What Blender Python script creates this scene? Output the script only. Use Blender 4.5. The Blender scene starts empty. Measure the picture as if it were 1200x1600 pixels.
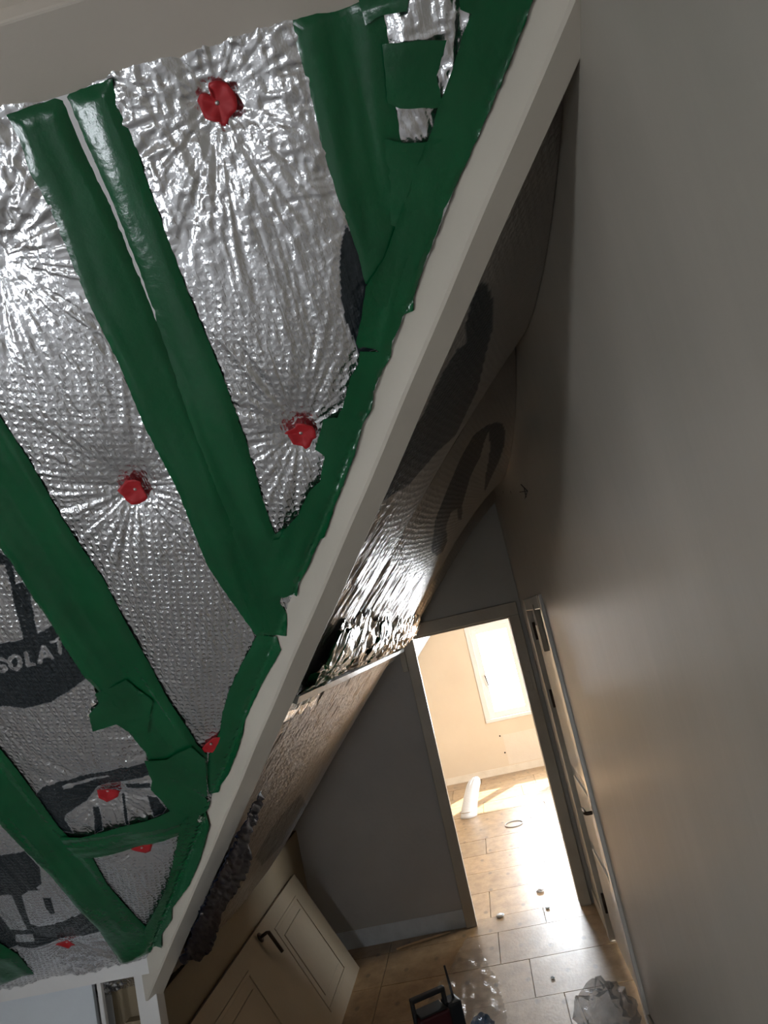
import bpy, bmesh, math, random
import numpy as np
from mathutils import Vector, Matrix
from mathutils.geometry import delaunay_2d_cdt

random.seed(7)
rng = np.random.default_rng(7)
scene = bpy.context.scene
col = scene.collection

# ------------------------------------------------------------------ camera
FPX = 1150.0
CX, CY = 600.0, 800.0
CAMZ = 2.0
def unit(v):
    v = np.asarray(v, float)
    return v / np.linalg.norm(v)
_Y = unit([735 - CX, 967 - CY, FPX])
_Z = unit(np.cross(_Y, [1, -.226, 0.]))
if _Z[1] > 0: _Z = -_Z
_X = np.cross(_Y, _Z)
WORLD2CAM = np.stack([_X, _Y, _Z], axis=1)         # columns: world axes in camera axes (right, down, forward)
cam_data = bpy.data.cameras.new('camera')
cam = bpy.data.objects.new('camera', cam_data)
col.objects.link(cam)
right, down, fwd = WORLD2CAM[0], WORLD2CAM[1], WORLD2CAM[2]
M = Matrix((( right[0], -down[0], -fwd[0], 0),
            ( right[1], -down[1], -fwd[1], 0),
            ( right[2], -down[2], -fwd[2], CAMZ),
            (0, 0, 0, 1)))
cam.matrix_world = M
cam_data.sensor_fit = 'VERTICAL'
cam_data.sensor_height = 32.0
cam_data.lens = 32.0 * FPX / 1600.0
cam_data.clip_start = 0.02
scene.camera = cam
EYE = np.array([0, 0, CAMZ])

# ------------------------------------------------------------------ world, sun, window daylight, exposure
world = bpy.data.worlds.new('world'); scene.world = world
world.use_nodes = True
bg = world.node_tree.nodes['Background']
bg.inputs['Color'].default_value = (.88, .94, 1.0, 1)
bg.inputs['Strength'].default_value = 34.0
sun_d = bpy.data.lights.new('sun', 'SUN'); sun = bpy.data.objects.new('sun', sun_d); col.objects.link(sun)
sun_d.energy = 30.0; sun_d.angle = math.radians(1.0); sun_d.color = (1.0, .93, .82)
sun.rotation_euler = Vector((-.50, -0.75, -0.76)).to_track_quat('-Z', 'Y').to_euler()
sun.location = (2, 14, 8)
scene.view_settings.view_transform = 'Standard'
scene.view_settings.look = 'None'
scene.view_settings.gamma = 1.0
scene.view_settings.use_curve_mapping = False
scene.view_settings.exposure = 0.12
scene.cycles.use_denoising = True
scene.cycles.max_bounces = 10
scene.cycles.diffuse_bounces = 6
scene.cycles.glossy_bounces = 5
scene.cycles.transparent_max_bounces = 12
scene.cycles.sample_clamp_indirect = 6.0
def portal(name, loc, direction, sx, sy):
    d = bpy.data.lights.new(name, 'AREA'); d.shape = 'RECTANGLE'; d.size = sx; d.size_y = sy
    d.cycles.is_portal = True
    o = bpy.data.objects.new(name, d); col.objects.link(o)
    o.location = loc; o.rotation_euler = Vector(direction).to_track_quat('-Z', 'Y').to_euler()
portal('daylight_far_window', (.62, 10.08, 1.28), (0, -1, 0), 1.42, 1.22)
portal('daylight_added_back_window', (-1.375, -2.84, .85), (0, 1, 0), .6, .75)  # portal for the added window behind the camera
portal('daylight_added_left_window', (-3.34, -.75, 1.30), (1, 0, 0), .85, .8)  # portal for the added, unseen window on the left
portal('daylight_added_side_window', (2.74, 6.5, 1.45), (-1, 0, 0), 1.7, 1.4)  # portal for the extra far room window, added out of view

# ------------------------------------------------------------------ helpers
def ray(px):
    q = np.array([px[0] - CX, px[1] - CY, FPX])
    return WORLD2CAM.T @ q
def on_plane(px, p0, n):
    r = ray(px); return EYE + r * (np.dot(np.asarray(p0, float) - EYE, n) / np.dot(r, n))
def project(P):
    q = (np.asarray(P, float) - EYE) @ WORLD2CAM.T
    return np.stack([CX + FPX * q[..., 0] / q[..., 2], CY + FPX * q[..., 1] / q[..., 2]], -1)

def tag(o, label=None, cat=None, group=None, kind=None):
    if label: o['label'] = label
    if cat: o['category'] = cat
    if group: o['group'] = group
    if kind: o['kind'] = kind
    return o
def link(name, me, mat=None, parent=None, smooth=False):
    o = bpy.data.objects.new(name, me); col.objects.link(o)
    if mat is not None: me.materials.append(mat)
    if parent is not None: o.parent = parent
    if smooth:
        me.polygons.foreach_set('use_smooth', np.ones(len(me.polygons), bool))
    return o
def empty(name, loc=(0, 0, 0), **kw):
    o = bpy.data.objects.new(name, None); col.objects.link(o); o.location = loc
    o.empty_display_size = .1
    tag(o, **kw); return o
def bm_obj(name, bm, mat, parent=None, smooth=False, bevel=0, seg=2):
    if bevel:
        bmesh.ops.bevel(bm, geom=list(bm.edges), offset=bevel, segments=seg, affect='EDGES', profile=.6)
    bmesh.ops.recalc_face_normals(bm, faces=bm.faces)
    me = bpy.data.meshes.new(name); bm.to_mesh(me); bm.free()
    o = link(name, me, mat, parent, smooth)
    if parent is not None and parent.type == 'EMPTY':
        pass
    return o
def add_box(bm, lo, hi, mtx=None):
    v = [bm.verts.new((x, y, z)) for x in (lo[0], hi[0]) for y in (lo[1], hi[1]) for z in (lo[2], hi[2])]
    if mtx is not None:
        for q in v: q.co = mtx @ q.co
    for f in ((0, 1, 3, 2), (4, 6, 7, 5), (0, 4, 5, 1), (2, 3, 7, 6), (0, 2, 6, 4), (1, 5, 7, 3)):
        bm.faces.new([v[i] for i in f])
    return v
def box(name, lo, hi, mat, parent=None, bevel=0, mtx=None):
    bm = bmesh.new(); add_box(bm, lo, hi, mtx)
    o = bm_obj(name, bm, mat, None, bevel=bevel)
    if parent is not None:
        o.parent = parent
        o.matrix_parent_inverse = Matrix.Translation(-Vector(parent.location))
    return o
def setparent(o, p):
    o.parent = p; o.matrix_parent_inverse = Matrix.Translation(-Vector(p.location)); return o
def prism(name, pts, vec, mat, parent=None, bevel=0):
    bm = bmesh.new()
    a = [bm.verts.new(p) for p in pts]; b = [bm.verts.new(Vector(p) + Vector(vec)) for p in pts]
    bm.faces.new(a); bm.faces.new(b[::-1])
    for i in range(len(a)):
        j = (i + 1) % len(a); bm.faces.new((a[i], b[i], b[j], a[j]))
    o = bm_obj(name, bm, mat, None, bevel=bevel)
    if parent is not None: setparent(o, parent)
    return o
def tube(bm, pts, r, n=10, caps=True):
    pts = [Vector(p) for p in pts]; rings = []
    for i, p in enumerate(pts):
        t = (pts[min(i + 1, len(pts) - 1)] - pts[max(i - 1, 0)]).normalized()
        a = t.orthogonal().normalized() if i == 0 else (pa - t * pa.dot(t)).normalized()
        pa = a; b = t.cross(a)
        rr = r[i] if isinstance(r, (list, tuple)) else r
        rings.append([bm.verts.new(p + (a * math.cos(2 * math.pi * k / n) + b * math.sin(2 * math.pi * k / n)) * rr) for k in range(n)])
    for q, w in zip(rings, rings[1:]):
        for k in range(n): bm.faces.new((q[k], q[(k + 1) % n], w[(k + 1) % n], w[k]))
    if caps: bm.faces.new(rings[0][::-1]); bm.faces.new(rings[-1])

# numpy gradient-free lattice noise
_perm = rng.random((64, 64, 64))
def vnoise(x, y, z):
    xi = np.floor(x).astype(int); yi = np.floor(y).astype(int); zi = np.floor(z).astype(int)
    fx, fy, fz = x - xi, y - yi, z - zi
    fx = fx * fx * (3 - 2 * fx); fy = fy * fy * (3 - 2 * fy); fz = fz * fz * (3 - 2 * fz)
    x0, x1, y0, y1, z0, z1 = xi & 63, (xi + 1) & 63, yi & 63, (yi + 1) & 63, zi & 63, (zi + 1) & 63
    P = _perm
    c00 = P[x0, y0, z0] * (1 - fx) + P[x1, y0, z0] * fx; c10 = P[x0, y1, z0] * (1 - fx) + P[x1, y1, z0] * fx
    c01 = P[x0, y0, z1] * (1 - fx) + P[x1, y0, z1] * fx; c11 = P[x0, y1, z1] * (1 - fx) + P[x1, y1, z1] * fx
    return (c00 * (1 - fy) + c10 * fy) * (1 - fz) + (c01 * (1 - fy) + c11 * fy) * fz      # 0..1
def ridge(n):                       # sharp creases
    return 1 - np.abs(2 * n - 1) * 1.6
def inside(poly, X, Y):
    poly = np.asarray(poly, float); r = np.zeros(X.shape, bool)
    n = len(poly)
    for i in range(n):
        x1, y1 = poly[i]; x2, y2 = poly[(i + 1) % n]
        if y1 == y2: continue
        c = ((y1 > Y) != (y2 > Y)) & (X < (x2 - x1) * (Y - y1) / (y2 - y1) + x1)
        r ^= c
    return r

# ------------------------------------------------------------------ materials
def new_mat(name):
    m = bpy.data.materials.new(name); m.use_nodes = True
    nt = m.node_tree; return m, nt, nt.nodes['Principled BSDF']
def N(nt, t, **kw):
    n = nt.nodes.new(t)
    for k, v in kw.items(): setattr(n, k, v)
    return n
def noise_node(nt, scale, detail=4, rough=.5, coord='Object', stretch=None):
    tc = N(nt, 'ShaderNodeTexCoord'); src = tc.outputs[coord]
    if stretch:
        mp = N(nt, 'ShaderNodeMapping'); mp.inputs['Scale'].default_value = stretch
        nt.links.new(src, mp.inputs['Vector']); src = mp.outputs['Vector']
    n = N(nt, 'ShaderNodeTexNoise'); n.inputs['Scale'].default_value = scale
    n.inputs['Detail'].default_value = detail; n.inputs['Roughness'].default_value = rough
    nt.links.new(src, n.inputs['Vector']); return n
def ramp(nt, src, stops):
    r = N(nt, 'ShaderNodeValToRGB'); e = r.color_ramp.elements
    while len(e) < len(stops): e.new(.5)
    for q, (p, c) in zip(e, stops): q.position = p; q.color = (*c, 1)
    nt.links.new(src, r.inputs['Fac']); return r
def bump(nt, bsdf, src, strength, dist, prev=None):
    b = N(nt, 'ShaderNodeBump'); b.inputs['Strength'].default_value = strength; b.inputs['Distance'].default_value = dist
    nt.links.new(src, b.inputs['Height'])
    if prev is not None: nt.links.new(prev.outputs['Normal'], b.inputs['Normal'])
    nt.links.new(b.outputs['Normal'], bsdf.inputs['Normal']); return b
def paint(name, c1, c2, rough=.5, scale=3, bscale=40, bstr=.15, coat=0, stretch=None, spec=.5):
    m, nt, b = new_mat(name)
    n = noise_node(nt, scale, 5, .6, stretch=stretch)
    r = ramp(nt, n.outputs['Fac'], [(.3, c1), (.7, c2)])
    nt.links.new(r.outputs['Color'], b.inputs['Base Color'])
    b.inputs['Roughness'].default_value = rough; b.inputs['Coat Weight'].default_value = coat
    b.inputs['Specular IOR Level'].default_value = spec
    n2 = noise_node(nt, bscale, 3, .5, stretch=stretch)
    bump(nt, b, n2.outputs['Fac'], bstr, .01)
    return m
def plain(name, c, rough=.5, metal=0, coat=0):
    m, nt, b = new_mat(name)
    n = noise_node(nt, 25, 3)
    r = ramp(nt, n.outputs['Fac'], [(.3, tuple(x * .9 for x in c)), (.7, c)])
    nt.links.new(r.outputs['Color'], b.inputs['Base Color'])
    b.inputs['Roughness'].default_value = rough; b.inputs['Metallic'].default_value = metal
    b.inputs['Coat Weight'].default_value = coat
    return m

M_beam = paint('cream_beam_paint', (.53, .48, .41), (.59, .54, .46), .42, 2.5, 18, .10)
M_ceil = paint('cream_ceiling_paint', (.56, .50, .43), (.60, .54, .465), .5, 2, 30, .08)
M_taupe = paint('taupe_wall_paint', (.300, .275, .235), (.34, .31, .265), .34, 2.2, 6, .10, stretch=(1, 2.2, .5), spec=.5)
M_grey = paint('grey_wall_paint', (.35, .33, .31), (.40, .38, .36), .55, 2, 40, .12)
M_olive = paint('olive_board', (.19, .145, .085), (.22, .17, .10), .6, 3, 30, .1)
M_cream = paint('cream_wall_paint', (.64, .53, .39), (.70, .59, .44), .6, 1.3, 50, .05)
M_frame = paint('beige_frame_paint', (.34, .29, .22), (.39, .34, .265), .4, 4, 40, .12)
M_gloss = paint('white_gloss_paint', (.50, .47, .42), (.56, .53, .48), .22, 4, 22, .15, coat=.3)
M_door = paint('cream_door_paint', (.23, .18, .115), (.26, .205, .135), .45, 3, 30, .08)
M_white = paint('white_trim_paint', (.62, .61, .60), (.68, .67, .66), .45, 3, 35, .08)
M_patch = paint('bare_plaster_strip', (.46, .49, .52), (.56, .59, .62), .7, 12, 60, .3)
M_plaster = paint('pale_plaster', (.62, .61, .60), (.68, .67, .66), .7)
M_screed = paint('grey_screed', (.42, .41, .40), (.50, .49, .48), .6, 4)
M_sash = paint('white_window_paint', (.72, .69, .64), (.76, .73, .68), .35, 3, 40, .05)
M_black = plain('black_plastic', (.012, .013, .014), .45)
M_red = plain('red_washer_plastic', (.42, .008, .014), .55)
M_maroon = plain('dark_red_plastic', (.045, .004, .007), .5)
M_steel = plain('zinc_steel', (.55, .54, .52), .3, 1.0)
M_brass = plain('dark_bronze', (.055, .035, .022), .38, .7)
M_dark = plain('dark_hole', (.01, .009, .008), .9)
M_pencil = plain('pencil_line', (.05, .045, .04), .7)
M_wood = paint('raw_timber', (.34, .22, .12), (.42, .29, .17), .6, 6, 30, .2, stretch=(1, .1, 1))
M_greywood = paint('grey_batten_paint', (.30, .31, .30), (.36, .37, .36), .3, 6, 30, .15)

def tape_material():
    m, nt, b = new_mat('green_tape_film')
    n = noise_node(nt, 5, 4)
    r = ramp(nt, n.outputs['Fac'], [(.3, (.0012, .068, .021)), (.7, (.0018, .092, .029))])
    nt.links.new(r.outputs['Color'], b.inputs['Base Color'])
    b.inputs['Roughness'].default_value = .22
    b.inputs['Specular IOR Level'].default_value = .5
    n2 = noise_node(nt, 55, 3, .55)
    bump(nt, b, n2.outputs['Fac'], .10, .01)
    return m
M_tape = tape_material()

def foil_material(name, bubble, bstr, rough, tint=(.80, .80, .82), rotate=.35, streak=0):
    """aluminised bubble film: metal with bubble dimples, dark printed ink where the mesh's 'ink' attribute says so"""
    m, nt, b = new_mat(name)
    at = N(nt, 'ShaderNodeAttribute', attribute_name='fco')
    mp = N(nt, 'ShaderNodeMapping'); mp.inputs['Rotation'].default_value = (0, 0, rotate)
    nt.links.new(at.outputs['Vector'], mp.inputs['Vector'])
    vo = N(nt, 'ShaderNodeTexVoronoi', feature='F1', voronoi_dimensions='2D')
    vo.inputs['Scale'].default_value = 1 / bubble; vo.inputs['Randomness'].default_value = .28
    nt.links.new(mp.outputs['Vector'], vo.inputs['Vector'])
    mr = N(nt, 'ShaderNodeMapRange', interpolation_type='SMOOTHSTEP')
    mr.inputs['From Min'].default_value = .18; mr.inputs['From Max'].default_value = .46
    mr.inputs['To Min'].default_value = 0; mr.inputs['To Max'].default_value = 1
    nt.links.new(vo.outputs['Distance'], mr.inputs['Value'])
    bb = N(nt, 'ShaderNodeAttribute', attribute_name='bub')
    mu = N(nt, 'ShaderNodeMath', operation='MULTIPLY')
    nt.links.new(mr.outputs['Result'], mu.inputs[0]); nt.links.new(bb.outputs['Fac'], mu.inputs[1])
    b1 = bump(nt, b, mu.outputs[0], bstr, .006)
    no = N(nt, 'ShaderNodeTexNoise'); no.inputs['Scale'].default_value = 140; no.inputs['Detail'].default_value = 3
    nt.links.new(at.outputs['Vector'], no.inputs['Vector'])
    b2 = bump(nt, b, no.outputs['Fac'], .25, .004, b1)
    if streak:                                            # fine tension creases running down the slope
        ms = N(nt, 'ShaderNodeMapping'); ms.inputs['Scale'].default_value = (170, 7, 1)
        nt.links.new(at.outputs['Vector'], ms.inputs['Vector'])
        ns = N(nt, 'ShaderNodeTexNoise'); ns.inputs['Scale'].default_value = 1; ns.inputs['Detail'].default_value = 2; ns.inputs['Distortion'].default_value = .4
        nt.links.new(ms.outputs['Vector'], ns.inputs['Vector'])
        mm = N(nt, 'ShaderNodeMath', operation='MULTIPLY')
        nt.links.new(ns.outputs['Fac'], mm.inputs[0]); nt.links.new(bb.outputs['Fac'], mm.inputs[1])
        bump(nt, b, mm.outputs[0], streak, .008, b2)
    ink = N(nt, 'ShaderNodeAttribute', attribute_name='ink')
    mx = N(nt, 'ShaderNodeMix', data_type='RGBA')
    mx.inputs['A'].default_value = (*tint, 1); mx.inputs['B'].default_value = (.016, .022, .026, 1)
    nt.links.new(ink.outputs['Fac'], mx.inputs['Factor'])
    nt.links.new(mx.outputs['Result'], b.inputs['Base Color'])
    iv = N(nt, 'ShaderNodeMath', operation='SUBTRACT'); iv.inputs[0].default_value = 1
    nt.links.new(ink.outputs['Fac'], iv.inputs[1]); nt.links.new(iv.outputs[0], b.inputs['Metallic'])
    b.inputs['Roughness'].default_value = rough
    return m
M_foil = foil_material('silver_bubble_foil', .016, .36, .22, streak=.5)
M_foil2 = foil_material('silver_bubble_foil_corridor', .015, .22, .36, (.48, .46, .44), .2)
M_crump = foil_material('crumpled_bare_foil', .03, .1, .2, (.85, .84, .82))

def board_material():
    m, nt, b = new_mat('chipboard_floor')
    n = noise_node(nt, 9, 6, .65, stretch=(1.4, 1, 1))
    r = ramp(nt, n.outputs['Fac'], [(.30, (.21, .125, .055)), (.55, (.33, .215, .11)), (.75, (.42, .29, .16))])
    oi = N(nt, 'ShaderNodeObjectInfo')
    hs = N(nt, 'ShaderNodeHueSaturation')
    mr = N(nt, 'ShaderNodeMapRange'); mr.inputs['To Min'].default_value = .88; mr.inputs['To Max'].default_value = 1.1
    nt.links.new(oi.outputs['Random'], mr.inputs['Value']); nt.links.new(mr.outputs['Result'], hs.inputs['Value'])
    nt.links.new(r.outputs['Color'], hs.inputs['Color'])
    # knots and filled screw heads: small dark spots along the joists
    tc = N(nt, 'ShaderNodeTexCoord'); mp = N(nt, 'ShaderNodeMapping'); mp.inputs['Scale'].default_value = (5.2, 2.9, .01)
    nt.links.new(tc.outputs['Object'], mp.inputs['Vector'])
    vo = N(nt, 'ShaderNodeTexVoronoi', voronoi_dimensions='2D'); vo.inputs['Scale'].default_value = 1; vo.inputs['Randomness'].default_value = .45
    nt.links.new(mp.outputs['Vector'], vo.inputs['Vector'])
    sp = N(nt, 'ShaderNodeMapRange'); sp.inputs['From Min'].default_value = .045; sp.inputs['From Max'].default_value = .10
    sp.inputs['To Min'].default_value = .75; sp.inputs['To Max'].default_value = 0
    nt.links.new(vo.outputs['Distance'], sp.inputs['Value'])
    mx = N(nt, 'ShaderNodeMix', data_type='RGBA'); mx.inputs['B'].default_value = (.09, .06, .035, 1)
    nt.links.new(sp.outputs['Result'], mx.inputs['Factor']); nt.links.new(hs.outputs['Color'], mx.inputs['A'])
    nt.links.new(mx.outputs['Result'], b.inputs['Base Color'])
    n3 = noise_node(nt, 14, 5, .6)
    rr = N(nt, 'ShaderNodeMapRange'); rr.inputs['To Min'].default_value = .26; rr.inputs['To Max'].default_value = .5
    b.inputs['Coat Weight'].default_value = .45; b.inputs['Coat Roughness'].default_value = .28
    nt.links.new(n3.outputs['Fac'], rr.inputs['Value']); nt.links.new(rr.outputs['Result'], b.inputs['Roughness'])
    n2 = noise_node(nt, 45, 4, .6, stretch=(1.6, .9, 1))
    bump(nt, b, n2.outputs['Fac'], .22, .006)
    return m
M_board = board_material()

def glass_material():
    m, nt, b = new_mat('window_glass')
    out = nt.nodes['Material Output']; nt.nodes.remove(b)
    tr = N(nt, 'ShaderNodeBsdfTransparent'); gl = N(nt, 'ShaderNodeBsdfGlossy'); gl.inputs['Roughness'].default_value = .02
    mx = N(nt, 'ShaderNodeMixShader')
    mx.inputs['Fac'].default_value = .05
    nt.links.new(tr.outputs['BSDF'], mx.inputs[1]); nt.links.new(gl.outputs['BSDF'], mx.inputs[2])
    nt.links.new(mx.outputs['Shader'], out.inputs['Surface']); return m
M_glass = glass_material()
def film_material(name, tint, alpha, rough):
    m, nt, b = new_mat(name)
    b.inputs['Base Color'].default_value = (*tint, 1); b.inputs['Roughness'].default_value = rough
    b.inputs['Alpha'].default_value = alpha; b.inputs['Coat Weight'].default_value = .4
    n = noise_node(nt, 60, 3); bump(nt, b, n.outputs['Fac'], .3, .01); return m
M_film = film_material('clear_plastic_film', (.22, .225, .23), .40, .16)
M_bluefilm = film_material('blue_plastic_film', (.10, .20, .34), .6, .2)
M_bagwhite = film_material('white_plastic_bag', (.86, .90, .95), .95, .25)

# ------------------------------------------------------------------ roof geometry shared by the builders
TAN = 1.05
B0 = np.array([-1.526, 2.935, .893])                    # foot of the front slope at the valley
COS, SIN = 1 / math.hypot(1, TAN), TAN / math.hypot(1, TAN)
N1 = np.array([0, -SIN, -COS])                          # front slope normal, into the room
VC = 1.342                                              # valley beam's near side lies on x + y = VC
def slope1(x, v, h=0.0):                                # x along the eaves, v up the slope, h into the room
    x = np.asarray(x, float); v = np.asarray(v, float); h = np.asarray(h, float) + 0 * v
    return np.stack([x + 0 * v, B0[1] - v * COS - h * SIN, B0[2] + v * SIN - h * COS], -1)
def at1(px):
    P = on_plane(px, B0, N1); return np.array([P[0], (B0[1] - P[1]) / COS])
def z2(x): return .893 + TAN * (np.asarray(x, float) + 1.544)      # corridor slope
XR = .37            # right wall face
YD = 5.36           # far partition face
YF = 9.90           # far room end wall
XK = -1.54          # corridor knee wall

# ------------------------------------------------------------------ setting
def S(o): return tag(o, kind='structure')
# floor: slab + boards
floor = S(box('floor', (-3.3, -2.7, -.08), (2.7, 10.0, -.02), M_wood))
def board(x0, x1, y0, y1):
    g = .0022
    o = box('floor_board', (x0 + g, y0 + g, -.02), (x1 - g, y1 - g, rng.uniform(-.0008, .0008)), M_board)
    o.parent = floor
y = 2.93; k = 0
BW = .45
while y < YF - .02:
    y1 = min(y + BW, YF)
    if y < 5.44 - .1:
        y1 = min(y1, 5.44)
        xs = [-1.62, -1.03, [-.13, -.30, .02][k % 3], .42]
    else:
        if y < 5.5: y1 = 5.93
        xs = [-2.0, -1.2, [-.34, .12, -.7][k % 3], [.62, 1.1, .3][k % 3], [1.6, 2.0, 1.4][k % 3], 2.6]
    for a, b in zip(xs, xs[1:]): board(a, b, y, y1)
    y = y1; k += 1
o = box('floor_screed', (-3.2, -2.7, -.02), (.42, 2.928, 0), M_screed); o.parent = floor

# right wall with its door opening
DY0, DY1, DZ = 3.80, 4.78, 2.0
wr = S(box('wall_right', (XR, -2.7, -.02), (XR + .14, DY0, 3.2), M_taupe))
for lo, hi in (((XR, DY1, -.02), (XR + .14, YD + .1, 3.2)), ((XR, DY0, DZ), (XR + .14, DY1, 3.2))):
    w = box('wall_segment', lo, hi, M_taupe); w.parent = wr
# far partition
zt = lambda x: float(z2(x)) + .04
OX0, OX1, OZ = -.435, .265, 1.96
FW = .075
def wallprism(name, pts, mat):
    return prism(name, [(x, YD, z) for x, z in pts], (0, .1, 0), mat)
wf = S(wallprism('wall_far', [(-1.56, -.02), (OX0 - FW, -.02), (OX0 - FW, zt(OX0 - FW)), (-1.56, zt(-1.56))], M_grey))
for pts in ([(OX0 - FW, OZ + FW), (OX1 + .1, OZ + FW), (XR, OZ + FW), (XR, zt(XR)), (OX0 - FW, zt(OX0 - FW))],):
    w = wallprism('wall_segment', pts, M_taupe); w.parent = wf
w = wallprism('wall_segment', [(OX1 + FW, -.02), (XR, -.02), (XR, OZ + FW), (OX1 + FW, OZ + FW)], M_taupe); w.parent = wf
S(box('trim_1', (-1.50, YD - .003, -.001), (OX0 - FW, YD, .115), M_patch))
# corridor knee wall
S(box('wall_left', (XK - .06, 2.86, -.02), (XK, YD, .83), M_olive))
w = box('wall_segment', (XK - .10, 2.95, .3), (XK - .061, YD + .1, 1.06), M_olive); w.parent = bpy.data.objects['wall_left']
# knee wall of the near room (behind the trim at the foot of the slope)
wk = S(box('wall_front', (-3.2, 2.93, -.02), (XK - .10, 3.0, 1.08), M_plaster))
S(box('wall_side', (-3.3, -2.7, -.02), (-3.2, 3.0, .80), M_plaster))
for lo, hi in (((-3.3, -2.7, 1.60), (-3.2, 3.0, 3.2)), ((-3.3, -2.7, .80), (-3.2, -1.15, 1.60)), ((-3.3, -.35, .80), (-3.2, 3.0, 1.60))):
    w = box('wall_segment', lo, hi, M_plaster); w.parent = bpy.data.objects['wall_side']
w4 = S(empty('added_window_4', (-3.25, -.75, .80)))  # unseen window added to light the near room from the left
for lo, hi in (((-3.28, -1.15, .80), (-3.22, -1.09, 1.60)), ((-3.28, -.41, .80), (-3.22, -.35, 1.60)), ((-3.28, -1.09, .80), (-3.22, -.41, .86)), ((-3.28, -1.09, 1.54), (-3.22, -.41, 1.60))):
    box('window_sash', lo, hi, M_sash, w4, bevel=.003)
box('window_pane', (-3.252, -1.09, .86), (-3.248, -.41, 1.54), M_glass, w4)
# back wall with an unseen window added to supply daylight
S(box('wall_back', (-3.3, -2.8, -.02), (XR + .14, -2.7, .50), M_plaster))
for lo, hi in (((-3.3, -2.8, 1.20), (XR + .14, -2.7, 3.2)), ((-3.3, -2.8, .50), (-1.65, -2.7, 1.20)), ((-1.10, -2.8, .50), (XR + .14, -2.7, 1.20))):
    w = box('wall_segment', lo, hi, M_plaster); w.parent = bpy.data.objects['wall_back']
def window(name, x0, x1, z0, z1, yin, yout, mull):
    w = S(empty(name, ((x0 + x1) / 2, yin, z0)))
    s = 1 if yout > yin else -1
    def pr(nm, lo, hi, mt, bevel=.003):
        lo2 = tuple(min(a, b) for a, b in zip(lo, hi)); hi2 = tuple(max(a, b) for a, b in zip(lo, hi))
        return box(nm, lo2, hi2, mt, w, bevel=bevel)
    c = .055
    for lo, hi in (((x0 - c, yin - s * .012, z0), (x0 + .012, yout, z1 + c)), ((x1 - .012, yin - s * .012, z0), (x1 + c, yout, z1 + c)),
                   ((x0 + .012, yin - s * .012, z1 - .012), (x1 - .012, yout, z1 + c))):
        pr('window_frame', lo, hi, M_sash)
    pr('window_sill', (x0 - c, yin - s * .03, z0 - .025), (x1 + c, yout, z0 + .012), M_sash)
    xs = [x0 + .012] + mull + [x1 - .012]
    for a, b in zip(xs, xs[1:]):
        f = .075
        ya, yb = yin + s * .045, yin + s * .095
        for lo, hi in (((a, ya, z0 + .012), (a + f, yb, z1 - .012)), ((b - f, ya, z0 + .012), (b, yb, z1 - .012)),
                       ((a + f, ya, z0 + .012), (b - f, yb, z0 + .012 + f)), ((a + f, ya, z1 - .012 - f), (b - f, yb, z1 - .012))):
            pr('window_sash', lo, hi, M_sash)
        pr('window_pane', (a + f, yin + s * .066, z0 + .012 + f), (b - f, yin + s * .070, z1 - .012 - f), M_glass, 0)
    return w
w1 = window('window_1', -.06, 1.30, .68, 1.87, YF, YF + .13, [.50])
bm = bmesh.new(); tube(bm, [(.01, YF + .047, 1.245), (.01, YF + .01, 1.245), (.014, YF + .005, 1.235), (.030, YF + .005, 1.11)], [.008, .008, .009, .007])
setparent(bm_obj('window_handle', bm, M_brass, None, True), w1)
w2 = window('added_window_2', -1.65, -1.10, .50, 1.20, -2.7, -2.8, [])  # out of view, put in to send daylight from behind
# far room
S(box('wall_end', (-2.1, YF, -.02), (-.06, YF + .14, 3.1), M_cream))
for lo, hi in (((-.06, YF, -.02), (1.30, YF + .14, .68)), ((-.06, YF, 1.87), (1.30, YF + .14, 3.1)), ((1.30, YF, -.02), (2.7, YF + .14, 3.1))):
    w = box('wall_segment', lo, hi, M_cream); w.parent = bpy.data.objects['wall_end']
# lighter plaster patch and floor strip on the end wall
S(box('trim_2', (.05, YF - .002, .10), (.62, YF, .47), paint('pale_plaster_patch', (.67, .58, .46), (.72, .63, .51), .7)))
S(box('baseboard_far', (-.9, YF - .006, 0), (.9, YF, .085), paint('pale_plaster_base', (.66, .57, .44), (.76, .68, .56), .7, 6)))
for px in ((781, 1150), (789, 1176)):
    P = on_plane(px, (0, YF - .003, 0), np.array([0, 1., 0])); bm = bmesh.new()
    bmesh.ops.create_cone(bm, cap_ends=True, segments=10, radius1=.010, radius2=.010, depth=.004, matrix=Matrix.Translation(P) @ Matrix.Rotation(math.pi / 2, 4, 'X'))
    tag(bm_obj('wall_plug', bm, M_dark), 'small dark screw hole in the pale plaster below the far window, %s of the two' % ('upper' if px[1] < 1160 else 'lower'), 'hole', 'screw holes in the end wall')
S(box('wall_room_right', (2.6, YD, -.02), (2.7, YF + .1, .75), M_cream))
for lo, hi in (((2.6, YD, 2.15), (2.7, YF + .1, 3.1)), ((2.6, YD, .75), (2.7, 5.65, 2.15)), ((2.6, 7.35, .75), (2.7, YF + .1, 2.15))):
    w = box('wall_segment', lo, hi, M_cream); w.parent = bpy.data.objects['wall_room_right']
w3 = S(empty('added_window_3', (2.6, 6.5, .75)))  # extra window out of view, added to brighten the far room
for lo, hi in (((2.61, 5.65, .75), (2.67, 5.72, 2.15)), ((2.61, 7.28, .75), (2.67, 7.35, 2.15)), ((2.61, 5.72, .75), (2.67, 7.28, .82)), ((2.61, 5.72, 2.08), (2.67, 7.28, 2.15))):
    box('window_sash', lo, hi, M_sash, w3, bevel=.003)
box('window_pane', (2.638, 5.72, .82), (2.642, 7.28, 2.08), M_glass, w3)
S(box('wall_room_near', (XR + .14, YD, -.02), (2.7, YD + .1, 3.1), M_cream))
S(box('wall_room_left', (-1.62, YD + .1, -.02), (-1.56, YF, 1.02), M_cream))
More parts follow.
